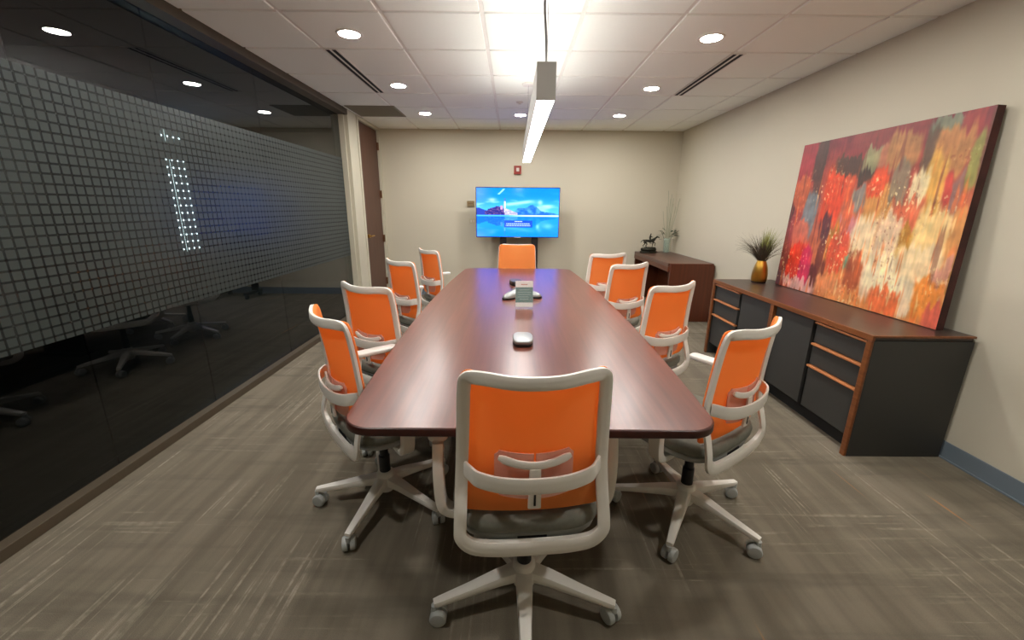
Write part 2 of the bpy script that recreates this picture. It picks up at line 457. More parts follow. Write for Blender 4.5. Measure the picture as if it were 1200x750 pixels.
# door
bm = BX(XL-.07, XL-.025, 5.755, 6.575, .008, 2.475)
d = struct('door_1', bm, M['door'], smooth=0)
bm = bmesh.new()
box(bm, XL-.16, XL+.012, 5.70, 5.752, 0, 2.50); box(bm, XL-.16, XL+.012, 6.578, 6.63, 0, 2.50); box(bm, XL-.16, XL+.012, 5.70, 6.63, 2.478, 2.515)
obj('door_frame', bm, M['jamb'], d, smooth=0, bevel=.003)
for z in (.25, .92, 1.58, 2.26):
    bm = bmesh.new(); box(bm, XL-.026, XL-.012, 6.555, 6.60, z-.055, z+.055)
    lathe(bm, [(.008, z-.055), (.008, z+.055)], XL-.006, 6.576, 12)
    obj('hinge', bm, M['brass_dull'], d)
bm = bmesh.new()
tube(bm, [(XL-.026, 5.83, 1.0), (XL+.02, 5.83, 1.0)], .026, 20)
tube(bm, [(XL+.0, 5.83, 1.0), (XL+.04, 5.83, 1.0), (XL+.045, 5.86, 1.0), (XL+.045, 5.94, 1.0)], .009, 12)
obj('door_handle', bm, M['brass'], d)

# baseboards
def baseb(name, x0, x1, y0, y1, toe):
    bm = bmesh.new(); box(bm, x0, x1, y0, y1, .003, .105)
    tx0, tx1, ty0, ty1 = toe; box(bm, tx0, tx1, ty0, ty1, 0, .01)
    struct(name, bm, M['base'], smooth=0, bevel=.002)
baseb('baseboard_right', XR-.008, XR, YF, YB, (XR-.016, XR, YF, YB))
baseb('baseboard_back', XL, XR-.008, YB-.008, YB, (XL, XR-.016, YB-.016, YB))
bm = BX(XL, XL+.008, GE+.03, 5.699, 0, .105); struct('baseboard_left', bm, M['base'], smooth=0, bevel=.002)

# ------------------------------------------------------------ ceiling fittings
DL = [(-1.115, 3.19, 'nearest of the left row of round ceiling downlights in view'),
      (-1.11, 4.41, 'middle of the left row of round ceiling downlights, right of the slot vent'),
      (-1.10, 5.62, 'farthest of the left row of round ceiling downlights, near the grille'),
      (1.34, 3.20, 'nearest of the right row of round ceiling downlights in view'),
      (1.335, 4.43, 'middle of the right row of round ceiling downlights, beside the slot vent'),
      (1.33, 5.65, 'farthest of the right row of round ceiling downlights'),
      (.09, 5.66, 'round ceiling downlight centred before the back wall, partly behind the pendant'),
      (-1.115, 1.97, 'round ceiling downlight over the left side near the camera'),
      (1.34, 1.97, 'round ceiling downlight over the right side near the camera'),
      (-1.115, .75, 'round ceiling downlight to the left above the camera'),
      (1.34, .75, 'round ceiling downlight to the right above the camera'),
      ]
for x, y, lab in DL:
    t = thing('recessed_downlight', lab, 'ceiling light', (x, y, H-.006), 0, 'recessed downlights in the ceiling')
    bm = bmesh.new()
    n = 32; prof = [(.066, .0), (.069, -.0045), (.084, -.005), (.088, -.001), (.088, .003), (.066, .003)]
    rings = [[bm.verts.new((r*math.cos(2*PI*k/n), r*math.sin(2*PI*k/n), z)) for k in range(n)] for r, z in prof]
    for a, b in zip(rings, rings[1:]+rings[:1]):
        for k in range(n): bm.faces.new((a[k], a[(k+1) % n], b[(k+1) % n], b[k]))
    obj('trim_ring', bm, M['trimw'], t)
    bm = bmesh.new(); lathe(bm, [(.0655, -.0035), (.0655, -.0005)], n=32)
    obj('lens', bm, M['downl'], t, smooth=0)

def slot_vent(x, y0, y1, lab):
    t = thing('slot_air_vent', lab, 'air vent', (x, (y0+y1)/2, H-.006), 0, 'linear slot air vents')
    L = (y1-y0)/2
    bm = bmesh.new()
    for a, b in ((-.052, -.040), (-.008, .008), (.040, .052)): box(bm, a, b, -L, L, -.005, 0)
    box(bm, -.052, .052, -L-.01, -L, -.005, 0); box(bm, -.052, .052, L, L+.01, -.005, 0)
    obj('vent_frame', bm, M['grid'], t, smooth=0)
    for s in (-.024, .024): obj('slot', BX(s-.016, s+.016, -L, L, -.003, -.0005), M['slot'], t, smooth=0)
slot_vent(-1.365, 3.47, 4.66, 'long black two-slot air vent in the ceiling above the left chairs')
slot_vent(1.68, 3.49, 4.66, 'long black two-slot air vent in the ceiling above the right chairs')
t = thing('return_air_grille', 'square grey air grille in the ceiling by the door', 'air vent', (-1.67, 5.52, H-.006))
bm = bmesh.new()
for a in ((-.29, .29, -.285, -.265), (-.29, .29, .265, .285), (-.29, -.27, -.265, .265), (.27, .29, -.265, .265)): box(bm, a[0], a[1], a[2], a[3], -.007, 0)
obj('grille_frame', bm, M['grille'], t, smooth=0)
bm = bmesh.new()
for k in range(26):
    y = -.26+.52*k/25; box(bm, -.27, .27, y-.006, y+.006, -.005, -.0015)
box(bm, -.27, .27, -.265, .265, -.001, 0)
obj('louvre', bm, M['grille'], t, smooth=0)
bm = bmesh.new(); lathe(bm, [(.04, 0), (.04, -.004), (.03, -.010), (.012, -.012), (.012, -.02), (.02, -.022), (.0, -.024)][:6])
s = obj('sprinkler_head', bm, M['trimw']); s.location = (.068, 5.01, H-.006)
tag(s, 'small round sprinkler cover in the ceiling behind the pendant', 'sprinkler')
bm = bmesh.new(); lathe(bm, [(.055, 0), (.055, -.006), (.045, -.012), (.01, -.013)])
s = obj('ceiling_sensor', bm, M['trimw']); s.location = (.20, 2.62, H-.006)
tag(s, 'pale round ceiling sensor at the top edge beside the pendant cord', 'sensor')

# pendant
PX, PY0, PY1, PZ = .135, 1.90, 4.36, 1.835
t = thing('linear_pendant_light', 'long grey linear pendant light glowing white above the conference table', 'pendant light', (PX, PY0, PZ))
L = PY1-PY0; hw, hh = .0405, .142
bm = bmesh.new()
box(bm, -hw, -hw+.004, 0, L, 0, hh); box(bm, hw-.004, hw, 0, L, 0, hh)
box(bm, -hw, hw, -.003, .004, -.001, hh); box(bm, -hw, hw, L-.004, L+.003, -.001, hh)
box(bm, -hw+.004, hw-.004, .004, L-.004, .03, .11)
obj('housing', bm, M['fixture'], t, smooth=0, bevel=.0015)
obj('diffuser', BX(-hw+.005, hw-.005, .005, L-.005, .001, .006), M['pend'], t, smooth=0)
obj('uplight_lens', BX(-hw+.006, hw-.006, .01, L-.01, .125, .130), M['pendup'], t, smooth=0)
bm = bmesh.new()
tube(bm, crom([(0, .03, hh-.012), (-.004, .03, hh+.1), (-.012, .03, hh+.22), (-.006, .03, hh+.38), (.012, .03, H-PZ-.02)], 8), .0048, 8)
obj('power_cord', bm, M['cord'], t)
for yy in (.05, L-.05):
    bm = bmesh.new(); tube(bm, [(.004, yy, hh-.012), (.004, yy, H-PZ-.02)], .0011, 6); obj('suspension_cable', bm, M['cord'], t)
    bm = bmesh.new(); lathe(bm, [(.055, H-PZ-.022), (.06, H-PZ-.015), (.06, H-PZ-.006)], .004, yy, 24); obj('canopy', bm, M['trimw'], t)
def sst(a, b, x):
    x = max(0, min(1, (x-a)/(b-a))); return x*x*(3-2*x)

# ------------------------------------------------------------ conference table
TX, TY0, TY1, TH = .062, 1.135, 4.62, .74
def table_outline(inset=0, n=24):
    hw = lambda y: .655-.075*((y-2.75)/1.85)**2-inset*1.0
    y0, y1 = TY0+inset, TY1-inset
    rc = .10
    pts = []
    def corner(cx, cy, a0):
        for k in range(9):
            a = math.radians(a0+90*k/8); pts.append((cx+rc*math.cos(a), cy+rc*math.sin(a)))
    for k in range(n+1):
        y = y0+rc+(y1-y0-2*rc)*k/n; pts.append((hw(y), y))
    w1 = hw(y1-rc); corner(w1-rc, y1-rc, 0)
    for k in range(n+1):
        y = y1-rc-(y1-y0-2*rc)*k/n; pts.append((-hw(y), y))
    L = [p for p in pts]
    # left-top corner belongs between right side end and left side start: rebuild in order
    out = []
    for k in range(n+1):
        y = y0+rc+(y1-y0-2*rc)*k/n; out.append((hw(y), y))
    for k in range(1, 9):
        a = math.radians(90*k/8); out.append((w1-rc+rc*math.cos(a), y1-rc+rc*math.sin(a)))
    for k in range(0, 8):
        a = math.radians(90+90*k/8); out.append((-w1+rc+rc*math.cos(a), y1-rc+rc*math.sin(a)))
    for k in range(n+1):
        y = y1-rc-(y1-y0-2*rc)*k/n; out.append((-hw(y), y))
    w0 = hw(y0+rc)
    for k in range(1, 9):
        a = math.radians(180+90*k/8); out.append((-w0+rc+rc*math.cos(a), y0+rc+rc*math.sin(a)))
    for k in range(0, 8):
        a = math.radians(270+90*k/8); out.append((w0-rc+rc*math.cos(a), y0+rc+rc*math.sin(a)))
    return out
t = thing('conference_table', 'long boat-shaped mahogany conference table with rounded corners', 'table', (TX, 0, 0))
bm = bmesh.new(); slab(bm, table_outline(), TH-.030, TH-.0015, .005)
obj('table_edge', bm, M['tedge'], t)
bm = bmesh.new(); slab(bm, table_outline(.004), TH-.004, TH, .0015)
obj('tabletop', bm, M['table'], t, smooth=0)
for y in (2.08, 3.72):
    bm = BX(-.17, .17, y-.035, y+.035, .03, TH-.030); box(bm, -.20, .20, y-.06, y+.06, 0, .03)
    obj('panel_leg', bm, M['tbase'], t, bevel=.004)
obj('centre_beam', BX(-.03, .03, 2.115, 3.685, .35, TH-.032), M['tbase'], t)

# ------------------------------------------------------------ task chair
def ys(z):      # side-rail profile, local y (forward +)
    tab = [(.37, -.175), (.42, -.184), (.46, -.190), (.51, -.184), (.57, -.165), (.63, -.150), (.70, -.150), (.80, -.158), (.90, -.168), (1.0, -.186)]
    if z <= tab[0][0]: return tab[0][1]
    for (a, p), (b, q) in zip(tab, tab[1:]):
        if z <= b:
            f = (z-a)/(b-a); f = f*f*(3-2*f) if False else f
            return p+(q-p)*f
    return tab[-1][1]
def hwid(z): return .194+(.985-z)/.985*.044
def bow(z): return .022+.034*max(0, (z-.5)/.48)
def yf(x, z): return ys(z)-bow(z)*(1-min(1, abs(x)/hwid(z))**2.2)

def loop_pts():
    pts = []
    zt, zb = .975, .412
    top = [(x, zt-.013*(1-(x/.19)**2)) for x in (-.145, -.07, 0, .07, .145)]
    right = [(hwid(.965)-.008, .963), (hwid(.93), .93)]+[(hwid(z), z) for z in (.84, .76, .68, .60, .54, .49)]+[(hwid(.42)-.006, .456), (.180, .421)]
    bot = [(x, zb) for x in (.12, .05, -.05, -.12)]
    left = [(-x, z) for x, z in right[::-1]]
    for x, z in top+right+bot+left:
        pts.append(Vector((x, yf(x, z) if z > .5 else ys(z)-.012*(1-(x/.22)**2), z)))
    return crom(pts, 4, True)

def make_chair(label):
    t = thing('conference_chair', label, 'chair', group=None)
    # star base with five casters
    bm = bmesh.new()
    lathe(bm, [(.018, .062), (.034, .064), (.040, .075), (.044, .125), (.040, .160), (.030, .170), (.018, .170)], n=28)
    for k in range(5):
        a = math.radians(270+72*k); c, s = math.cos(a), math.sin(a)
        pts = [(c*r, s*r, z) for r, z in ((.02, .124), (.10, .117), (.20, .100), (.310, .083), (.329, .081))]
        sweep(bm, pts, (0, 0, 1), [.033, .027, .021, .016, .014], [.024, .021, .016, .012, .010], 12)
    sb = obj('star_base', bm, M['white'], t, smooth=50)
    for k in range(5):
        a = math.radians(270+72*k); c, s = math.cos(a), math.sin(a)
        bm = bmesh.new(); sw = [.5, -.7, .25, 1.0, -.3][k]
        ux, uy = math.cos(a+PI/2+sw), math.sin(a+PI/2+sw)      # wheel axle
        px, py = -uy, ux
        ox, oy = px*.012, py*.012
        for sgn in (-1, 1):
            ring = []
            for off, rr in ((.005, .024), (.006, .0295), (.021, .0295), (.026, .026), (.0275, .018)):
                o_ = Vector((ox+ux*off*sgn, oy+uy*off*sgn, .0300))
                ring.append([bm.verts.new(o_+Vector((px*math.cos(q)*rr, py*math.cos(q)*rr, math.sin(q)*rr))) for q in [2*PI*i/24 for i in range(24)]])
            for r0, r1 in zip(ring, ring[1:]):
                for i in range(24): bm.faces.new((r0[i], r0[(i+1) % 24], r1[(i+1) % 24], r1[i]))
            bm.faces.new(ring[0]); bm.faces.new(ring[-1])
        box(bm, ox-.006, ox+.006, oy-.006, oy+.006, .03, .055)
        lathe(bm, [(.012, .05), (.012, .074)], 0, 0, 14)
        co = obj('caster', bm, M['castw'], sb, smooth=40); co.location = (c*.326, s*.326, 0)
    bm = bmesh.new(); lathe(bm, [(.026, .170), (.026, .25), (.020, .255), (.020, .362)], n=20)
    obj('gas_lift', bm, M['black'], t)
    bm = bmesh.new(); slab(bm, rrect(0, .01, .085, .11, .03), .36, .419, .012)
    box(bm, -.045, .045, -.18, -.09, .395, .437)
    obj('tilt_mechanism', bm, M['black'], t)
    # seat
    def se(hx, hy, cy, n=40, p=3.6):
        out = []
        for k in range(n):
            a = 2*PI*k/n; c, s = math.cos(a), math.sin(a); r = (abs(c)**p+abs(s)**p)**(-1/p); out.append((hx*c*r, cy+hy*s*r))
        return out
    bm = bmesh.new(); slab(bm, se(.232, .222, .045), .418, .444, .01); obj('seat_pan', bm, M['greypl'], t, smooth=60)
    bm = bmesh.new(); slab(bm, se(.245, .232, .045), .444, .502, .024, seg=5); obj('seat', bm, M['seat'], t, smooth=60)
    # back frame
    bm = bmesh.new()
    lp = loop_pts(); n = len(lp)
    al = []; bl = []
    for p in lp:
        f = max(0, min(1, (.47-p.z)/.07)); al.append(.0185+.0075*f); bl.append(.0075+.006*f)
    sweep(bm, lp, (0, 1, 0), al, bl, 16, True, 12)
    for s in (-1, 1):      # yoke from the bottom rail to the mechanism
        sweep(bm, crom([(s*.10, -.180, .410), (s*.09, -.12, .398), (s*.06, -.06, .392)], 4), (0, 0, 1), .018, .012, 10)
    bf = obj('back_frame', bm, M['white'], t, smooth=28)
    # hoop across the back
    bm = bmesh.new()
    h = [(-hwid(.67)+.010, ys(.67)-.010, .670), (-.184, -.180, .668), (-.158, -.203, .661), (-.09, -.220, .651), (0, -.226, .648), (.09, -.220, .651), (.158, -.203, .661), (.184, -.180, .668), (hwid(.67)-.010, ys(.67)-.010, .670)]
    cp = crom(h, 4); refs = [Vector((0, 1, 0)) if abs(p.x) < .17 else Vector((p.x*4, 1, 0)).normalized()*1 for p in cp]
    refs = []
    for i, p in enumerate(cp):
        tt = cp[min(i+1, len(cp)-1)]-cp[max(i-1, 0)]; refs.append(Vector((tt.y, -tt.x, 0)))
    sweep(bm, cp, refs, .0245, .0055, 16, False, 12)
    obj('back_hoop', bm, M['white'], t, smooth=28)
    # orange back
    bm = bmesh.new(); zt, zb = .988, .516; nz, nx = 30, 18; F, B = [], []
    r = .036
    for j in range(nz+1):
        v = j/nz; v = .5-.5*math.cos(PI*v); z = zb+(zt-zb)*v
        d = min(z-zb, zt-z); ins = 0
        if d < r: ins = r-math.sqrt(max(0, r*r-(r-d)**2))
        w = hwid(z)+.013-ins
        yc = lambda x: (ys(max(z, .60))+(-.0 if z > .60 else .0)-bow(z)*(1-min(1, abs(x)/hwid(z))**2.2))+(.60-z)*.12*(z < .60)
        rf, rb = [], []
        for i in range(nx+1):
            u = -math.cos(PI*i/nx); x = w*u
            ed = min(1, (1-abs(u))*6, d/.012); pf = .012+.012*math.sqrt(max(0, ed)); y = yc(x)
            zz = z-.013*(1-(x/.19)**2)*sst(.8, .98, z)
            rf.append(bm.verts.new((x, y+pf, zz))); rb.append(bm.verts.new((x, y+.0095, zz)))
        F.append(rf); B.append(rb)
    for j in range(nz):
        for i in range(nx):
            bm.faces.new((F[j][i], F[j][i+1], F[j+1][i+1], F[j+1][i])); bm.faces.new((B[j][i], B[j+1][i], B[j+1][i+1], B[j][i+1]))
        bm.faces.new((F[j][0], F[j+1][0], B[j+1][0], B[j][0])); bm.faces.new((F[j][nx], B[j][nx], B[j+1][nx], F[j+1][nx]))
    for i in range(nx):
        bm.faces.new((F[0][i], B[0][i], B[0][i+1], F[0][i+1])); bm.faces.new((F[nz][i], F[nz][i+1], B[nz][i+1], B[nz][i]))
    bmesh.ops.remove_doubles(bm, verts=bm.verts, dist=.0002)
    obj('backrest', bm, M['orange'], t, smooth=60)
    # lumbar support
    bm = bmesh.new()
    for s in (-1, 1):
        grid = []
        for j in range(9):
            z = .582+.148*j/8; row = []
            for i in range(9):
                x = s*(.002 if False else (.003+.112*i/8))
                d = min(j, 8-j); ins = .010 if (d == 0 and i == 8) else 0
                row.append((x-s*ins, z+(ins if j == 0 else -ins if j == 8 else 0)+.010*(abs(x)/.11)**2))
            grid.append(row)
        Fv = [[bm.verts.new((x, -.190+.016*(x/.11)**2, z)) for x, z in row] for row in grid]
        Bv = [[bm.verts.new((x, -.194+.016*(x/.11)**2, z)) for x, z in row] for row in grid]
        for j in range(8):
            for i in range(8):
                bm.faces.new((Fv[j][i], Fv[j][i+1], Fv[j+1][i+1], Fv[j+1][i])); bm.faces.new((Bv[j][i], Bv[j+1][i], Bv[j+1][i+1], Bv[j][i+1]))
        per = [(0, i) for i in range(9)]+[(j, 8) for j in range(1, 9)]+[(8, i) for i in range(7, -1, -1)]+[(j, 0) for j in range(7, 0, -1)]
        for (a, b), (c, d2) in zip(per, per[1:]+per[:1]): bm.faces.new((Fv[a][b], Fv[c][d2], Bv[c][d2], Bv[a][b]))
    lum = obj('lumbar_pad', bm, M['lumbar'], t, smooth=50)
    bm = bmesh.new()
    sweep(bm, crom([(-.104, -.190, .722), (-.055, -.200, .706), (0, -.205, .700), (.055, -.200, .706), (.104, -.190, .722)], 5), (0, 1, 0), [.006, .009]+[.0115]*17+[.009, .006], .005, 16, False, 7)
    sweep(bm, [(0, -.205, .69), (0, -.206, .63), (0, -.203, .560)], (0, 1, 0), [.016, .018, .019], .006, 16, False, 7)
    obj('lumbar_bracket', bm, M['white'], t, smooth=50)
    obj('adjuster_slot', BX(-.003, .003, -.2125, -.2055, .572, .612), M['black'], t, smooth=0)
    # arms
    for s in (-1, 1):
        bm = bmesh.new()
        pp = crom([(s*.15, .0, .392), (s*.225, -.004, .396), (s*.268, -.006, .412), (s*.287, -.006, .452), (s*.292, -.004, .56), (s*.290, .006, .664)], 5)
        rf = []
        for i in range(len(pp)):
            tt = pp[min(i+1, len(pp)-1)]-pp[max(i-1, 0)]; rf.append(Vector((tt.z, 0, -tt.x)))
        sweep(bm, pp, rf, [.024+.004*min(1, i/18) for i in range(len(pp))], [.011+.007*min(1, i/12) for i in range(len(pp))], 20, False, 7)
        ar = obj('arm', bm, M['white'], t, smooth=30)
        bm = bmesh.new(); slab(bm, rrect(s*.292, .112, .033, .115, .026), .660, .684, .008)
        obj('arm_pad', bm, M['padw'], ar, smooth=50)
    return t

chair0 = make_chair('x')
def kids(o): return [c for c in bpy.data.objects if c.parent == o]
def dup(root):
    r = root.copy(); COL.objects.link(r)
    for ch in kids(root):
        c = ch.copy(); COL.objects.link(c); c.parent = r
        for gch in kids(ch):
            d = gch.copy(); COL.objects.link(d); d.parent = c
    return r
# base x, y, facing (deg), star turn (deg, world), label
CH = [
 (.053, 1.212, 95, 270, 'orange and white office chair at the near end of the table, back to the camera'),
 (-.606, 1.732, 40, 258, 'nearest orange and white office chair on the left side of the table'),
 (-.718, 2.400, 58, 250, 'second orange and white office chair along the left side, armrest beside the table edge'),
 (-.786, 3.458, 46, 240, 'third orange and white office chair along the left side, in front of the door'),
 (-.710, 4.320, 38, 265, 'farthest orange and white office chair on the left side of the table'),
 (.825, 1.655, 125.5, 310, 'nearest orange and white office chair on the right side, beside the black cabinet'),
 (.842, 2.510, 124, 290, 'second orange and white office chair along the right side of the table'),
 (.842, 3.410, 122, 300, 'third orange and white office chair along the right side of the table'),
 (.862, 4.160, 113, 280, 'farthest orange and white office chair on the right side of the table'),
 (.057, 4.700, 270, 270, 'orange office chair at the far end facing the camera in front of the screen'),
]
for i, (x, y, a, st, lab) in enumerate(CH):
    c = dup(chair0)
    c.location = (x, y, 0); c.rotation_euler.z = math.radians(a-90)
    c['label'] = lab; c['group'] = 'office chairs around the conference table'
    for k in kids(c):
        if k.name.startswith(('lumbar', 'adjuster')) and i not in (0, 5): k.location.z = -.030
        if k.name.startswith('star_base'): k.rotation_euler.z = math.radians(st-270-(a-90))
for k in kids(chair0):
    for g2 in kids(k): bpy.data.objects.remove(g2)
    bpy.data.objects.remove(k)
bpy.data.objects.remove(chair0)

# ------------------------------------------------------------ things on the table
t = thing('microphone_pod', 'rounded silver microphone pod nearest the camera on the table', 'microphone', (.058, 1.985, TH))
ol = [(.052*x, .085*y) for x, y in [((abs(math.cos(a))**.55)*(1 if math.cos(a) > 0 else -1), (abs(math.sin(a))**.75)*(1 if math.sin(a) > 0 else -1)) for a in [2*PI*(k+.5)/40 for k in range(40)]]]
bm = bmesh.new(); slab(bm, [(x*.97, y*.97) for x, y in ol], .0005, .014, .003); obj('pod_base', bm, M['black'], t, smooth=50)
bm = bmesh.new(); slab(bm, ol, .012, .032, .009, seg=5); obj('pod_shell', bm, M['steel'], t, smooth=50)
t = thing('microphone_pod', 'small dark microphone pod at the far end of the table behind the sign', 'microphone', (.035, 3.62, TH), .2)
bm = bmesh.new(); slab(bm, ol, .0005, .022, .004); obj('pod_base', bm, M['black'], t, smooth=50)
bm = bmesh.new(); slab(bm, ol, .020, .040, .008, seg=5); obj('pod_shell', bm, M['gunmetal'], t, smooth=50)

t = thing('conference_phone', 'silver three-armed conference phone behind the small sign on the table', 'phone', (.06, 3.09, TH))
def star(R, w, n=72):
    out = []
    for k in range(n):
        a = 2*PI*k/n; q = math.cos(3*(a-PI/2-.25)); r = w+(R-w)*max(0, (q+1)/2)**2.2; out.append((r*math.cos(a), r*math.sin(a)))
    return out
bm = bmesh.new(); slab(bm, star(.175, .055), .0005, .016, .004); obj('phone_base', bm, M['black'], t, smooth=50)
bm = bmesh.new(); rings = []
for s_, z in ((1, .014), (1, .022), (.93, .034), (.7, .050), (.4, .062), (.15, .066)):
    rings.append([bm.verts.new((x*s_, y*s_, z)) for x, y in star(.17, .052)])
for r0, r1 in zip(rings, rings[1:]):
    for k in range(72): bm.faces.new((r0[k], r0[(k+1) % 72], r1[(k+1) % 72], r1[k]))
bm.faces.new(rings[0]); bm.faces.new(rings[-1])
obj('phone_shell', bm, M['steel'], t, smooth=60)
bm = bmesh.new()
for i in range(3):
    for j in range(4): box(bm, -.022+.017*i, -.010+.017*i, -.05+.016*j, -.040+.016*j, .058, .0665)
obj('keypad', bm, M['gunmetal'], t, smooth=0)

t = thing('sign_holder', 'small clear upright sign holder with a green card in the middle of the table', 'sign', (.085, 2.73, TH), .05)
th = .10
def tilted(x0, x1, s0, s1, d0, d1):      # slab in the leaning plane
    bm = bmesh.new(); vs = []
    for d in (d0, d1):
        for x, s in ((x0, s0), (x1, s0), (x1, s1), (x0, s1)):
            vs.append(bm.verts.new((x, s*math.sin(th)+d*math.cos(th), .004+s*math.cos(th)-d*math.sin(th))))
    for f in ((0, 3, 2, 1), (4, 5, 6, 7), (0, 1, 5, 4), (1, 2, 6, 5), (2, 3, 7, 6), (3, 0, 4, 7)): bm.faces.new([vs[i] for i in f])
    return bm
bm = tilted(-.061, .061, 0, .182, -.0035, -.0025); box(bm, -.061, .061, -.06, .004, .0005, .003)
bm2 = tilted(-.061, .061, 0, .182, .0025, .0035)
me = bpy.data.meshes.new('tmp'); bm2.to_mesh(me); bm.from_mesh(me); bm2.free()
obj('acrylic_frame', bm, M['acrylic'], t, smooth=0)
c = obj('card', tilted(-.059, .059, .004, .180, -.0012, .0012), M['card'], t, smooth=0)
obj('printed_panel', tilted(-.059, .059, .034, .138, -.0020, -.0012), M['teal'], c, smooth=0)
bm = bmesh.new()
def line_to(bm, x0, x1, s):
    b = tilted(x0, x1, s, s+.005, -.0024, -.0020); me = bpy.data.meshes.new('tmp'); b.to_mesh(me); bm.from_mesh(me); b.free()
for k, (a, b) in enumerate(((-.035, .035), (-.045, .045), (-.04, .04), (-.045, .03), (-.03, .03))): line_to(bm, a, b, .118-.016*k)
obj('printed_text', bm, M['tealtext'], c, smooth=0)
bm = bmesh.new(); b = tilted(-.022, .022, .152, .160, -.0018, -.0012); b.to_mesh(me); bm.from_mesh(me); b.free()
obj('printed_heading', bm, pbr('pink_print', srgb(200, 150, 140), .6), c, smooth=0)

# ------------------------------------------------------------ television on its cart
TVX, TVY, TZ0, TZ1, TW = .077, 6.35, .965, 1.69, 1.245
t = thing('television_cart', 'black two-post wheeled television stand behind the far end chair', 'television stand', (TVX+.025, TVY, 0))
for s in (-1, 1):
    obj('upright', BX(s*.24-.05, s*.24+.05, .045, .085, .10, 1.42), M['black'], t, bevel=.004)
    bm = BX(s*.24-.03, s*.24+.03, -.20, .20, .065, .105)
    ft = obj('foot', bm, M['black'], t, bevel=.004)
    for yy in (-.17, .17):
        bm = bmesh.new(); tube(bm, [(s*.24-.016, yy, .032), (s*.24+.016, yy, .032)], .032, 20); box(bm, s*.24-.008, s*.24+.008, yy-.008, yy+.008, .03, .07)
        obj('caster', bm, M['black'], ft)
obj('cross_bar', BX(-.19, .19, .05, .08, .80, .86), M['black'], t, bevel=.003)
obj('shelf', BX(-.29, .29, -.10, .10, .48, .50), M['black'], t, bevel=.003)

t = thing('television', 'wide flat television showing a blue lake with an island church', 'television', (TVX, TVY-.012, (TZ0+TZ1)/2))
hw, hh = TW/2, (TZ1-TZ0)/2
bm = bmesh.new(); box(bm, -hw, hw, 0, .035, -hh, hh); box(bm, -.3, .3, .035, .045, -.2, .2)
bm2 = None
obj('bezel', bm, M['bezel'], t, bevel=.003)
NX, NZ = 240, 136
sw, sh = hw-.010, hh-.011
def fbm(x, y, z=0, o=4):
    s = 0; a = .5
    for i in range(o): s += a*noise.noise(Vector((x, y, z+i*7.3))); x *= 2; y *= 2; a *= .5
    return s
def lerp(a, b, t): return tuple(p+(q-p)*t for p, q in zip(a, b))
def tvcol(u, v):   # u right, v down
    hz = .565
    def above(u, v):
        c = lerp((8, 128, 238), (70, 178, 245), sst(.1, .5, v))
        c = lerp(c, (96, 140, 235), .75*sst(.25, 0, u)*sst(.5, .1, v))
        cl = fbm(u*3.2+1, v*7, 2); c = lerp(c, (150, 215, 250), .85*sst(.02, .35, cl)*sst(.05, .3, v))
        c = lerp(c, (190, 235, 252), .75*math.exp(-((v-.30-.04*math.sin(u*6))/.035)**2)*sst(.3, .4, u)*sst(.78, .6, u))
        c = lerp(c, (180, 225, 250), .8*math.exp(-(((u-.77)/.03)**2+((v-.29)/.05)**2)))
        c = lerp(c, (180, 228, 250), .7*math.exp(-(((u-.87)/.07)**2+((v-.36)/.03)**2)))
        c = lerp(c, (200, 225, 250), .7*math.exp(-(((u-.19)/.05)**2+((v-.24)/.04)**2)))
        # mountains
        m = .54-.20*math.exp(-((u-.68)/.10)**2)-.13*math.exp(-((u-.52)/.07)**2)-.05*math.exp(-((u-.88)/.09)**2)+.03*fbm(u*18, 3)
        if v > m and u > .38: c = lerp((26, 96, 208), (70, 150, 232), sst(-.2, .3, fbm(u*14, v*14, 5)))
        # wooded shore and island
        m2 = .47-.05*math.exp(-((u-.02)/.06)**2)+.05*fbm(u*22, 9)
        if u < .12 and v > m2-.02: c = (38, 62, 130)
        m3 = .46-.09*math.exp(-((u-.26)/.07)**2)-.03*math.exp(-((u-.17)/.05)**2)+.06*fbm(u*30, 1)
        if .10 < u < .35 and v > m3: c = lerp((34, 34, 92), (120, 84, 108), sst(-.1, .35, fbm(u*40, v*40, 8)))
        if .335 < u < .352 and .20+.0*u < v < .50: c = (70, 110, 190) if v < .27 else (232, 226, 214)
        if .345 < u < .50 and v > .40+.75*(u-.34)*.9+.02*fbm(u*40, 2): c = lerp((150, 150, 140), (214, 200, 170), sst(-.2, .3, fbm(u*40, v*30, 4)))
        if .29 < u < .32 and .36 < v < .44: c = (196, 150, 150)
        return c
    if v < hz-.02: c = above(u, v)
    elif v < hz+.012: c = lerp((70, 170, 245), (205, 238, 250), sst(.35, .6, u)*.9)
    else:
        w = u+.004*math.sin(v*160); vm = hz-(v-hz)*.95
        c = lerp(above(w, max(0, vm)), (0, 126, 246), .68)
        c = lerp(c, (150, 220, 250), .7*math.exp(-(((u-.745)/.02)**2+((v-.79)/.05)**2)))
        c = lerp(c, (110, 200, 250), .5*math.exp(-(((u-.87)/.05)**2+((v-.78)/.06)**2)))
        c = lerp(c, (120, 150, 240), .5*sst(.25, 0, u)*sst(.8, 1, v))
    if .335 < u < .68 and .655 < v < .805:
        c = lerp(c, (24, 60, 190), .8)
        if .465 < u < .555 and .672 < v < .688 and (int(u*260) % 5): c = (210, 225, 245)
        if .36 < u < .65 and .716 < v < .738 and (int(u*240) % 6): c = (150, 180, 240)
        if .355 < u < .655 and .752 < v < .776 and (int(u*230) % 7): c = (150, 180, 240)
    # soft diagonal streak in the picture's sky
    d = (u-.30)+(v-.075)*.62
    if abs(d) < .012 and .02 < v < .13: c = lerp(c, (160, 235, 250), .85)
    return c
bm = bmesh.new(); cl = bm.loops.layers.color.new('Col')
g = [[bm.verts.new((-sw+2*sw*i/NX, -.0008, sh-2*sh*j/NZ)) for i in range(NX+1)] for j in range(NZ+1)]
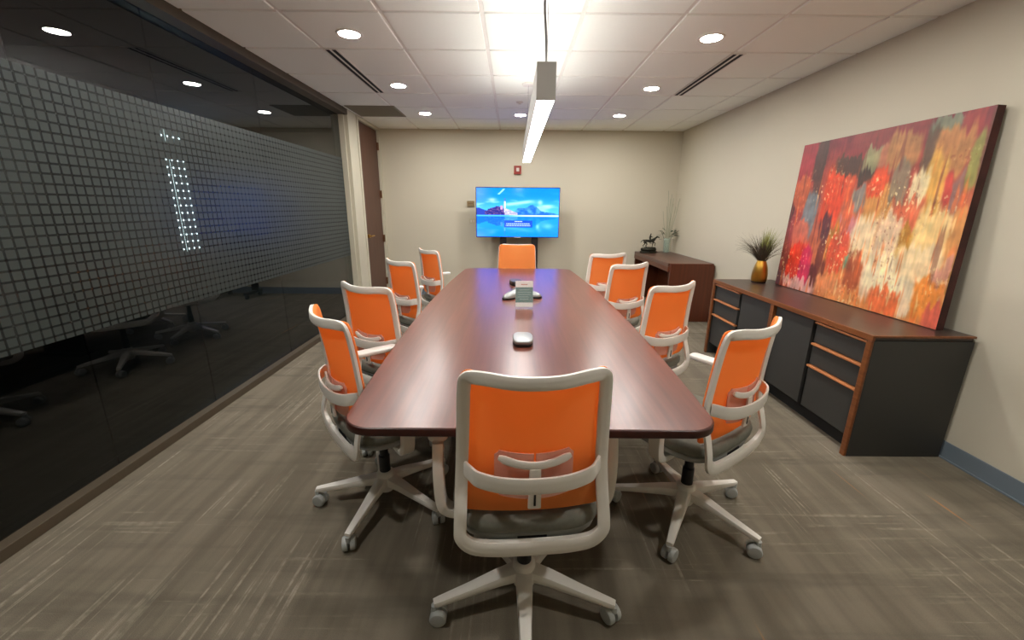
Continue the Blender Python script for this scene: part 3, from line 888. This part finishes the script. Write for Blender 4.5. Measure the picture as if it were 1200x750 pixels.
for j in range(NZ):
    for i in range(NX):
        f = bm.faces.new((g[j][i], g[j+1][i], g[j+1][i+1], g[j][i+1]))
        for l, (ii, jj) in zip(f.loops, ((i, j), (i, j+1), (i+1, j+1), (i+1, j))):
            cc = tvcol(ii/NX, jj/NZ); l[cl] = [max(0, min(255, x*k))/255 for x, k in zip(cc, (.76, .76, .98))]+[1]
obj('screen', bm, M['screen'], t, smooth=0)
bm = BX(-.05, .05, -.002, .002, -hh-.004, -hh+.006); obj('status_light', bm, M['lensw'], t, smooth=0)

# wall fittings on the back wall
t = thing('fire_alarm', 'small red fire alarm strobe high on the back wall above the television', 'fire alarm', (.072, YB, 1.955))
bm = BX(-.056, .056, -.035, 0, -.062, .062); obj('housing', bm, M['red'], t, bevel=.006)
bm = BX(-.020, .024, -.048, -.035, -.022, .030); obj('strobe_lens', bm, M['lensw'], t, bevel=.004)
t = thing('wall_control', 'small tan control box on the back wall left of the television', 'wall control', (-.655, YB, 1.455))
obj('cover', BX(-.055, .055, -.022, 0, -.042, .042), M['plate'], t, bevel=.004)
obj('cover_slot', BX(-.035, .035, -.024, -.022, -.004, .004), M['brass_dull'], t, smooth=0)
t = thing('wall_plate', 'ivory wall plate low left of the television, below the tan box', 'wall plate', (-.63, YB, 1.19))
obj('plate', BX(-.05, .05, -.008, 0, -.04, .04), M['plate2'], t, bevel=.003)
bm = bmesh.new()
for x in (-.02, .02): box(bm, x-.010, x+.010, -.011, -.008, -.018, .018)
obj('socket', bm, M['lensw'], t, bevel=.001)

# ------------------------------------------------------------ credenza
CY0, CY1, CX0, CX1, CZ = 2.135, 3.975, 1.968, 2.53, .745
t = thing('credenza', 'long charcoal credenza with cherry wood edging against the right wall under the painting', 'cabinet', (CX0, (CY0+CY1)/2, 0))
ox, oy = CX0, (CY0+CY1)/2
def cb(x0, x1, y0, y1, z0, z1): return BX(x0-ox, x1-ox, y0-oy, y1-oy, z0, z1)
tp = obj('top', cb(CX0+.012, CX1, CY0+.010, CY1-.010, CZ-.030, CZ), M['ctop'], t, smooth=0)
bm = cb(CX0-.004, CX0+.012, CY0-.004, CY1+.004, CZ-.032, CZ+.0005)
box(bm, CX0+.012-ox, CX1-ox, CY0-.004-oy, CY0+.010-oy, CZ-.012, CZ+.0005); box(bm, CX0+.012-ox, CX1-ox, CY1-.010-oy, CY1+.004-oy, CZ-.032, CZ+.0005)
obj('top_edging', bm, M['cherry'], tp, smooth=0, bevel=.002)
for ya, yb in ((CY0, CY0+.034), (CY1-.034, CY1)):
    sp_ = obj('side_panel', cb(CX0+.014, CX1, ya, yb, 0, CZ-.031), M['cblack'], t, smooth=0)
    obj('wood_edge', cb(CX0-.002, CX0+.014, ya, yb, 0, CZ-.032), M['cherry'], sp_, smooth=0, bevel=.003)
bm = cb(CX0+.045, CX1-.01, CY0+.034, CY1-.034, .10, CZ-.035); obj('carcass', bm, M['cdark'], t, smooth=0)
obj('plinth', cb(CX0+.09, CX1-.01, CY0+.034, CY1-.034, 0, .10), M['cdark'], t, smooth=0)
obj('divider', cb(CX0-.001, CX0+.045, 3.005, 3.045, .02, CZ-.032), M['cherry'], t, smooth=0, bevel=.002)
def front(name, y0, y1, z0, z1):
    return obj(name, cb(CX0+.022, CX0+.044, y0, y1, z0, z1), M['cblack'], t, smooth=0, bevel=.0015)
def drawers(y0, y1):
    for z0, z1 in ((.568, .706), (.418, .562), (.115, .412)):
        d_ = front('drawer', y0, y1, z0, z1-.012)
        obj('pull', cb(CX0+.004, CX0+.036, y0-.004, y1, z1-.013, z1-.001), M['pull'], d_, smooth=0, bevel=.002)
drawers(CY0+.040, 2.575); drawers(3.515, CY1-.040)
front('door', 2.612, 3.000, .115, .708); front('door', 3.050, 3.478, .115, .708)

# ------------------------------------------------------------ painting leaning on the wall
DABS = [(0.078, 0.121, 0.138, 0.229, 150, 60, 70), (0.163, 0.114, 0.065, 0.221, 70, 55, 50), (0.183, 0.368, 0.051, 0.219, 85, 60, 55), (0.332, 0.77, 0.058, 0.188, 110, 60, 45), (0.289, 0.938, 0.06, 0.156, 95, 50, 42), (-0.004, 0.42, 0.05, 0.157, 75, 45, 40), (0.069, 0.326, 0.093, 0.153, 180, 100, 70), (0.165, 0.495, 0.087, 0.22, 120, 130, 140), (0.123, 0.799, 0.137, 0.241, 215, 70, 50), (0.22, 0.823, 0.063, 0.196, 200, 60, 100), (0.013, 0.855, 0.075, 0.232, 110, 80, 95), (0.317, 0.355, 0.115, 0.276, 205, 80, 45), (0.305, 0.562, 0.058, 0.138, 80, 50, 50), (0.404, 0.179, 0.194, 0.083, 70, 55, 45), (0.499, 0.236, 0.065, 0.08, 60, 50, 40), (0.526, 0.147, 0.094, 0.094, 150, 150, 120), (0.48, 0.377, 0.066, 0.112, 130, 130, 130), (0.577, 0.319, 0.09, 0.092, 215, 95, 50), (0.605, 0.173, 0.087, 0.121, 170, 110, 90), (0.6, 0.426, 0.119, 0.151, 200, 150, 90), (0.458, 0.587, 0.102, 0.162, 200, 140, 150), (0.562, 0.612, 0.108, 0.185, 230, 215, 190), (0.385, 0.66, 0.055, 0.167, 160, 120, 50), (0.431, 0.706, 0.105, 0.163, 205, 90, 60), (0.501, 0.746, 0.025, 0.047, 110, 160, 140), (0.555, 0.803, 0.079, 0.154, 165, 90, 60), (0.422, 0.911, 0.161, 0.082, 220, 150, 110), (0.185, 0.96, 0.219, 0.054, 220, 180, 180), (0.691, 0.661, 0.082, 0.087, 225, 150, 110), (0.767, 0.767, 0.102, 0.181, 235, 220, 185), (0.649, 0.802, 0.072, 0.207, 230, 205, 185), (0.034, 0.733, 0.054, 0.231, 150, 75, 70), (0.125, 0.609, 0.113, 0.112, 190, 110, 90), (0.437, 0.49, 0.043, 0.147, 190, 100, 70), (0.412, 0.293, 0.039, 0.116, 190, 90, 60), (0.581, 0.019, 0.347, 0.107, 125, 60, 60), (0.845, 0.044, 0.118, 0.062, 120, 130, 115), (0.929, 0.048, 0.06, 0.089, 140, 60, 60), (0.791, 0.171, 0.042, 0.176, 90, 75, 60), (0.668, 0.136, 0.127, 0.137, 165, 125, 85), (0.881, 0.169, 0.114, 0.152, 180, 135, 90), (0.985, 0.227, 0.045, 0.186, 140, 145, 85), (1.021, 0.164, 0.043, 0.28, 100, 55, 45), (1.046, 0.44, 0.042, 0.138, 200, 55, 45), (1.048, 0.565, 0.043, 0.111, 175, 60, 45), (0.891, 0.349, 0.051, 0.091, 190, 80, 70), (0.939, 0.41, 0.024, 0.192, 140, 110, 110), (0.842, 0.362, 0.067, 0.28, 205, 165, 90), (0.783, 0.343, 0.057, 0.145, 230, 220, 190), (0.687, 0.304, 0.063, 0.152, 130, 120, 105), (0.762, 0.455, 0.103, 0.098, 200, 110, 80), (0.57, 0.296, 0.071, 0.108, 205, 85, 50), (0.78, 0.618, 0.058, 0.129, 175, 130, 50), (0.694, 0.574, 0.095, 0.168, 220, 200, 180), (0.881, 0.562, 0.117, 0.183, 235, 210, 160), (0.976, 0.541, 0.035, 0.144, 200, 150, 100), (0.739, 0.79, 0.199, 0.164, 245, 235, 210), (0.855, 0.706, 0.162, 0.124, 235, 215, 185), (0.979, 0.747, 0.07, 0.086, 200, 150, 140), (0.769, 0.937, 0.15, 0.097, 220, 120, 80), (0.851, 0.9, 0.041, 0.17, 240, 225, 205), (0.93, 0.88, 0.087, 0.148, 225, 150, 80), (0.983, 0.957, 0.071, 0.086, 210, 110, 100), (1.014, 0.741, 0.022, 0.169, 150, 110, 60)]
PW, PH, PT = 1.485, 1.185, .044
bx, tx = 2.418, 2.486       # front face bottom and top
t = thing('painting', 'large red and gold abstract painting leaning on the wall on top of the credenza', 'painting', (bx, 0, CZ+.002))
ang = math.atan2(tx-bx, PH)
def pp(u, v, d):   # u 0 far, 1 near; v 0 top
    s = (1-v)*PH
    y = 3.735-u*PW+(.038+.040*u)*(1-v)
    return Vector((s*math.sin(ang)+d*math.cos(ang), y, s*math.cos(ang)-d*math.sin(ang)+PT*math.sin(ang)))
def pcol(u, v):
    drag = fbm(u*42, v*2.2, 5, 3)                      # vertical knife drags
    x = u+.016*fbm(u*10, v*6, 1, 3)+.008*fbm(u*30, v*30, 2, 2); y = v+.10*drag+.05*fbm(u*9, v*8, 3, 3)
    c = lerp((150, 72, 62), (214, 146, 96), sst(.15, .75, y)*sst(.0, .5, x))
    c = lerp(c, (112, 44, 54), sst(.20, .02, y))
    c = lerp(c, (122, 60, 62), .5*sst(.12, 0, x))
    for a, b, w, h, r, g, bl in DABS:
        ex = abs(x-a)/(w*.60+.004); ey = abs(y-b)/(h*.66+.004)
        d = (ex**4+ey**4)**.25
        k = sst(1.18, .82, d)
        if k > 0: c = lerp(c, (r, g, bl), k*.90)
    # thin streaks that pull neighbouring colours down the canvas
    s1 = fbm(u*55, v*3.5, 17, 3); s2 = fbm(u*34, v*2.5, 27, 3)
    mid = sst(.12, .35, v)
    c = lerp(c, (222, 120, 66), .55*sst(.16, .30, s1)*mid)
    c = lerp(c, (104, 60, 52), .55*sst(.20, .34, s2)*sst(1.0, .6, v))
    c = lerp(c, (238, 216, 170), .6*sst(.18, .32, fbm(u*48, v*5, 37, 3))*sst(.25, .5, v)*sst(.25, .5, u))
    patch = sst(-.02, .2, fbm(u*5, v*4, 41, 2))
    fl = fbm(u*75, v*38, 13, 2)
    c = lerp(c, (242, 226, 186), .75*sst(.17, .27, fl)*patch*sst(.1, .3, v))
    c = lerp(c, (120, 60, 50), .4*sst(.2, .3, -fl)*patch)
    n2 = fbm(u*16, v*16, 6, 3); n1 = fbm(u*80, v*10, 4, 2)
    f = 1.04+.26*n2+.20*n1
    g_ = sum(c)/3
    return tuple(max(0, (g_+(q-g_)*1.22)*f*k) for q, k in zip(c, (.95, .93, .86)))
NU, NV = 330, 250
bm = bmesh.new(); cl = bm.loops.layers.color.new('Col')
g = [[bm.verts.new(pp(i/NU, j/NV, -.0006)) for i in range(NU+1)] for j in range(NV+1)]
cc = [[[max(0, min(255, q))/255 for q in pcol(i/NU, j/NV)]+[1] for i in range(NU+1)] for j in range(NV+1)]
for j in range(NV):
    for i in range(NU):
        f = bm.faces.new((g[j][i], g[j+1][i], g[j+1][i+1], g[j][i+1]))
        for l, (ii, jj) in zip(f.loops, ((i, j), (i, j+1), (i+1, j+1), (i+1, j))): l[cl] = cc[jj][ii]
obj('painted_face', bm, M['painting'], t, smooth=60)
bm = bmesh.new(); vs = [bm.verts.new(pp(u, v, d)) for d in (0, PT) for u, v in ((0, 1), (1, 1), (1, 0), (0, 0))]
for f in ((0, 3, 2, 1), (4, 5, 6, 7), (0, 1, 5, 4), (1, 2, 6, 5), (2, 3, 7, 6), (3, 0, 4, 7)): bm.faces.new([vs[i] for i in f])
obj('canvas_edge', bm, M['canvas_edge'], t, smooth=0)

# ------------------------------------------------------------ gold vase with grass
VX, VY = 2.31, 3.815
t = thing('gold_vase', 'brushed gold tapering vase on the credenza beside the painting', 'vase', (VX, VY, CZ))
bm = bmesh.new()
lathe(bm, [(.061, .012), (.066, .020), (.067, .045), (.065, .085), (.060, .125), (.051, .162), (.040, .192), (.0345, .206), (.031, .204), (.032, .18)], n=40)
obj('body', bm, M['gold'], t, smooth=60)
bm = bmesh.new(); lathe(bm, [(.058, 0), (.061, .004), (.061, .014), (.05, .014)], n=36); obj('foot', bm, M['goldbase'], t)
t = thing('ornamental_grass', 'wispy dark and green ornamental grass standing in the gold vase', 'plant', (VX, VY, CZ+.19))
def tuft(n, az0, az1, spread, hgt, mat, w=.0022):
    bm = bmesh.new()
    for k in range(n):
        az = random.uniform(az0, az1); sp = random.uniform(.15, 1)*spread; h = hgt*random.uniform(.55, 1.05)
        dx, dy = math.cos(az), math.sin(az); droop = random.uniform(0, 1.3)*sp
        pts = []
        for i in range(7):
            f = i/6; r = .014*random.random()*0+.012+sp*f**1.4
            pts.append(Vector((dx*r, dy*r, -.03+h*(f-.28*(droop/.12)*f**3)+.03*f)))
        side = Vector((-dy, dx, 0)); 
        L = [[bm.verts.new(p+side*(w*(1-.85*i/6)*s)+Vector((0, 0, .0005))) for s in (-1, 1)] for i, p in enumerate(pts)]
        up = [bm.verts.new(p+Vector((dx, dy, 0))*w*.5*(1-.8*i/6)) for i, p in enumerate(pts)]
        for i in range(6):
            a, b = L[i], L[i+1]
            bm.faces.new((a[0], a[1], b[1], b[0])); bm.faces.new((a[1], up[i], up[i+1], b[1])); bm.faces.new((up[i], a[0], b[0], up[i+1]))
    return bm
obj('dark_tuft', tuft(330, PI*.55, PI*1.7, .24, .27, M['grassd']), M['grassd'], t, smooth=0)
obj('green_tuft', tuft(170, -PI*.15, PI*.45, .13, .31, M['grassg'], .0034), M['grassg'], t, smooth=0)

# ------------------------------------------------------------ cherry desk in the far corner
DX0, DX1, DY0, DY1, DZ = 1.955, 2.53, 5.115, 6.655, .745
t = thing('desk', 'dark cherry desk with panel ends in the far right corner', 'desk', (DX0, DY0, 0))
def panel(ya, yb, rr):
    """upright end panel, outline in x-z with a rounded wall-side top corner"""
    w, h = DX1-DX0, DZ-.0
    o_ = [(0.02, 0), (w, 0)]
    for k in range(9):
        a = math.radians(90*k/8); o_.append((w-rr+rr*math.cos(a), h-rr+rr*math.sin(a)))
    o_ += [(0.02, h)]
    bm = bmesh.new(); A = [bm.verts.new((x, ya-DY0, z)) for x, z in o_]; B = [bm.verts.new((x, yb-DY0, z)) for x, z in o_]
    bm.faces.new(A); bm.faces.new(B[::-1])
    for i in range(len(A)): bm.faces.new((A[i], A[(i+1) % len(A)], B[(i+1) % len(A)], B[i]))
    return bm
obj('end_panel', panel(DY0, DY0+.04, .045), M['desk'], t, smooth=30, bevel=.003)
obj('end_panel', panel(DY1-.04, DY1, .045), M['desk'], t, smooth=30, bevel=.003)
obj('desk_top', BX(0, DX1-DX0, .0401, DY1-DY0-.0401, DZ-.045, DZ), M['desktop'], t, smooth=0, bevel=.003)
bm = BX(.0, .02, .0401, DY1-DY0-.0401, DZ-.105, DZ-.0455)
obj('apron', bm, M['desk'], t, smooth=0)
obj('modesty_panel', BX(.40, .42, .40, DY1-DY0-.041, .06, DZ-.046), M['desk'], t, smooth=0)

# bronze horse and rider
HX, HY = 2.100, 6.39
t = thing('horse_statuette', 'dark bronze statuette of a horse and rider on the corner desk', 'statuette', (HX, HY, DZ))
bm = bmesh.new()
ol = [(.128*math.cos(a)*(1+.05*math.sin(5*a)), .075*math.sin(a)*(1+.06*math.cos(4*a))) for a in [2*PI*k/40 for k in range(40)]]
slab(bm, ol, 0, .030, .004)
slab(bm, [(x*.93, y*.9) for x, y in ol], .030, .078, .020, seg=4)
slab(bm, [(x*.7+.02, y*.7) for x, y in ol], .07, .090, .012)
obj('rocky_base', bm, M['bronze2'], t, smooth=60)
def skin(name, verts, edges, root, mat, parent, sub=2):
    me = bpy.data.meshes.new(name); me.from_pydata([v[:3] for v in verts], edges, []); me.update()
    o = bpy.data.objects.new(name, me); COL.objects.link(o)
    md = o.modifiers.new('skin', 'SKIN')
    if not me.skin_vertices: me.attributes.new('skin', 'FLOAT', 'POINT')
    sv = me.skin_vertices[0].data
    for i, v in enumerate(verts): sv[i].radius = (v[3], v[3] if len(v) < 5 else v[4]); sv[i].use_root = (i == root)
    md.use_smooth_shade = True
    s = o.modifiers.new('subd', 'SUBSURF'); s.levels = sub; s.render_levels = sub
    me.materials.append(mat)
    o.parent = parent
    return o
z0 = .084
V = [(-.065, 0, .105, .024), (-.025, 0, .098, .022), (.02, 0, .098, .023), (.058, 0, .112, .023),          # 0-3 trunk
     (.085, 0, .138, .016), (.108, 0, .160, .011), (.125, 0, .160, .0095), (.150, 0, .142, .006),          # 4-7 neck, head
     (-.088, 0, .112, .008), (-.115, 0, .100, .007), (-.135, 0, .072, .004),                                # 8-10 tail
     (.066, .016, .080, .010), (.100, .018, .062, .006), (.092, .018, .030, .0045), (.100, .018, .022, .006), # 11-14 raised fore
     (.050, -.016, .070, .010), (.046, -.017, .038, .0055), (.040, -.017, .010, .0045), (.050, -.017, .004, .007), # 15-18 fore
     (-.072, .018, .078, .013), (-.060, .018, .052, .008), (-.088, .018, .030, .0055), (-.078, .018, .004, .0065), # 19-22 hind
     (-.062, -.018, .076, .013), (-.036, -.018, .050, .008), (-.058, -.018, .028, .0055), (-.044, -.018, .004, .0065),
     (.110, .006, .176, .003), (.110, -.006, .176, .003)]
Ed = [(0, 1), (1, 2), (2, 3), (3, 4), (4, 5), (5, 6), (6, 7), (0, 8), (8, 9), (9, 10), (3, 11), (11, 12), (12, 13), (13, 14), (3, 15), (15, 16), (16, 17), (17, 18), (0, 19), (19, 20), (20, 21), (21, 22), (0, 23), (23, 24), (24, 25), (25, 26), (5, 27), (5, 28)]
hobj = skin('horse', [(x, y, z+z0, *r) for x, y, z, *r in V], Ed, 1, M['bronze2'], t)
V = [(0, 0, .130, .014), (.004, 0, .155, .015), (.008, 0, .176, .013), (.011, 0, .190, .0055), (.014, 0, .204, .0095), (.015, 0, .212, .009),
     (.006, .018, .174, .006), (.024, .022, .158, .005), (.046, .012, .156, .0045), (.006, -.018, .174, .006), (.024, -.022, .158, .005), (.046, -.012, .156, .0045),
     (.012, .024, .118, .009), (.022, .029, .092, .006), (.012, .029, .064, .005), (.026, .030, .060, .005),
     (.012, -.024, .118, .009), (.022, -.029, .092, .006), (.012, -.029, .064, .005), (.026, -.030, .060, .005)]
Ed = [(0, 1), (1, 2), (2, 3), (3, 4), (4, 5), (2, 6), (6, 7), (7, 8), (2, 9), (9, 10), (10, 11), (0, 12), (12, 13), (13, 14), (14, 15), (0, 16), (16, 17), (17, 18), (18, 19)]
skin('rider', [(x, y, z+z0, *r) for x, y, z, *r in V], Ed, 0, M['bronze2'], t)

# clear vase with tall stalks
GX_, GY_ = 2.39, 6.45
t = thing('glass_vase', 'clear glass vase on the corner desk behind the statuette', 'vase', (GX_, GY_, DZ))
bm = bmesh.new(); lathe(bm, [(.042, 0), (.045, .004), (.047, .12), (.054, .22), (.051, .22), (.044, .12), (.041, .01)], n=28)
obj('glass_body', bm, M['clearglass'], t, smooth=60)
t = thing('leafy_stalks', 'tall pale thin stalks with dark green leaves standing in the clear glass vase', 'plant', (GX_, GY_, DZ))
rnd = random.Random(3)
def leaf_bm(p, az, el, L, W):
    bm = bmesh.new(); leafs(bm, p, az, el, L, W); return bm
def leafs(bm, p, az, el, L, W):
    d = Vector((math.cos(az)*math.cos(el), math.sin(az)*math.cos(el), math.sin(el))); s = Vector((-math.sin(az), math.cos(az), 0)); u = d.cross(s)
    rows = []
    for i in range(6):
        f = i/5; w = W*math.sin(PI*min(1, f*.93+.05))**.8; c = p+d*L*f-Vector((0, 0, 1))*L*.25*f*f
        rows.append([bm.verts.new(c-s*w), bm.verts.new(c-u*w*.25), bm.verts.new(c+s*w), bm.verts.new(c+u*.0012)])
    for a, b in zip(rows, rows[1:]):
        for k in range(4): bm.faces.new((a[k], a[(k+1) % 4], b[(k+1) % 4], b[k]))
for k in range(9):
    a = 2*PI*k/9+.3; bm = bmesh.new(); h = rnd.uniform(.62, .92); lean = rnd.uniform(.03, .14)
    tube(bm, crom([(.018*math.cos(a), .018*math.sin(a), .012), (.024*math.cos(a), .024*math.sin(a), .22), (lean*.6*math.cos(a), lean*.6*math.sin(a), .5*h+.1), (lean*math.cos(a)*1.0, lean*.6*math.sin(a), h)], 4), .0028, 6)
    obj('stalk', bm, M['stalk'], t)
for k in range(26):
    a = rnd.uniform(0, 2*PI); r = rnd.uniform(.02, .10)
    sx = rnd.choice([-1, 1])
    p = Vector((sx*rnd.uniform(.03, .11), .03*math.sin(a), rnd.uniform(.20, .34)))
    obj('leaf', leaf_bm(p, (0 if sx > 0 else PI)+rnd.uniform(-.9, .9), rnd.uniform(-.1, 1.1), rnd.uniform(.06, .095), .017), M['leaf'], t)
bm = bmesh.new()
for s in (-1, 1):
    tube(bm, crom([(s*.012, 0, .03), (s*.03, 0, .15), (s*.075, 0, .27), (s*.11, 0, .33)], 4), .0028, 6)
obj('leaf_stem', bm, M['leaf'], t)

# ------------------------------------------------------------ world, camera, view
w = bpy.data.worlds.new('world'); scene.world = w; w.use_nodes = True
w.node_tree.nodes['Background'].inputs[0].default_value = (.02, .02, .022, 1)
w.node_tree.nodes['Background'].inputs[1].default_value = .5

th, ya, ro, h = .2667, .0011, .0091, 1.40
R = Vector((math.cos(ya), -math.sin(ya), 0)); Fh = Vector((math.sin(ya), math.cos(ya), 0)); Z = Vector((0, 0, 1))
Fw = Fh*math.cos(th)-Z*math.sin(th); Up = Fh*math.sin(th)+Z*math.cos(th)
R2 = R*math.cos(ro)+Up*math.sin(ro); U2 = -R*math.sin(ro)+Up*math.cos(ro)
cd = bpy.data.cameras.new('camera'); cam = bpy.data.objects.new('camera', cd); COL.objects.link(cam)
mt = Matrix((R2, U2, -Fw)).transposed().to_4x4(); mt.translation = (0, 0, h)
cam.matrix_world = mt
cd.sensor_width = 36; cd.sensor_fit = 'HORIZONTAL'; cd.lens = 481.8/1200*36; cd.clip_start = .02
scene.camera = cam

scene.view_settings.view_transform = 'Standard'; scene.view_settings.look = 'None'
scene.view_settings.gamma = 1; scene.view_settings.use_curve_mapping = False
scene.view_settings.exposure = 1.38
c = scene.cycles
c.max_bounces = 10; c.diffuse_bounces = 5; c.glossy_bounces = 5; c.transmission_bounces = 6; c.transparent_max_bounces = 16
c.sample_clamp_indirect = 6; c.use_denoising = True
try:
    c.denoiser = 'OPENIMAGEDENOISE'
except Exception: pass
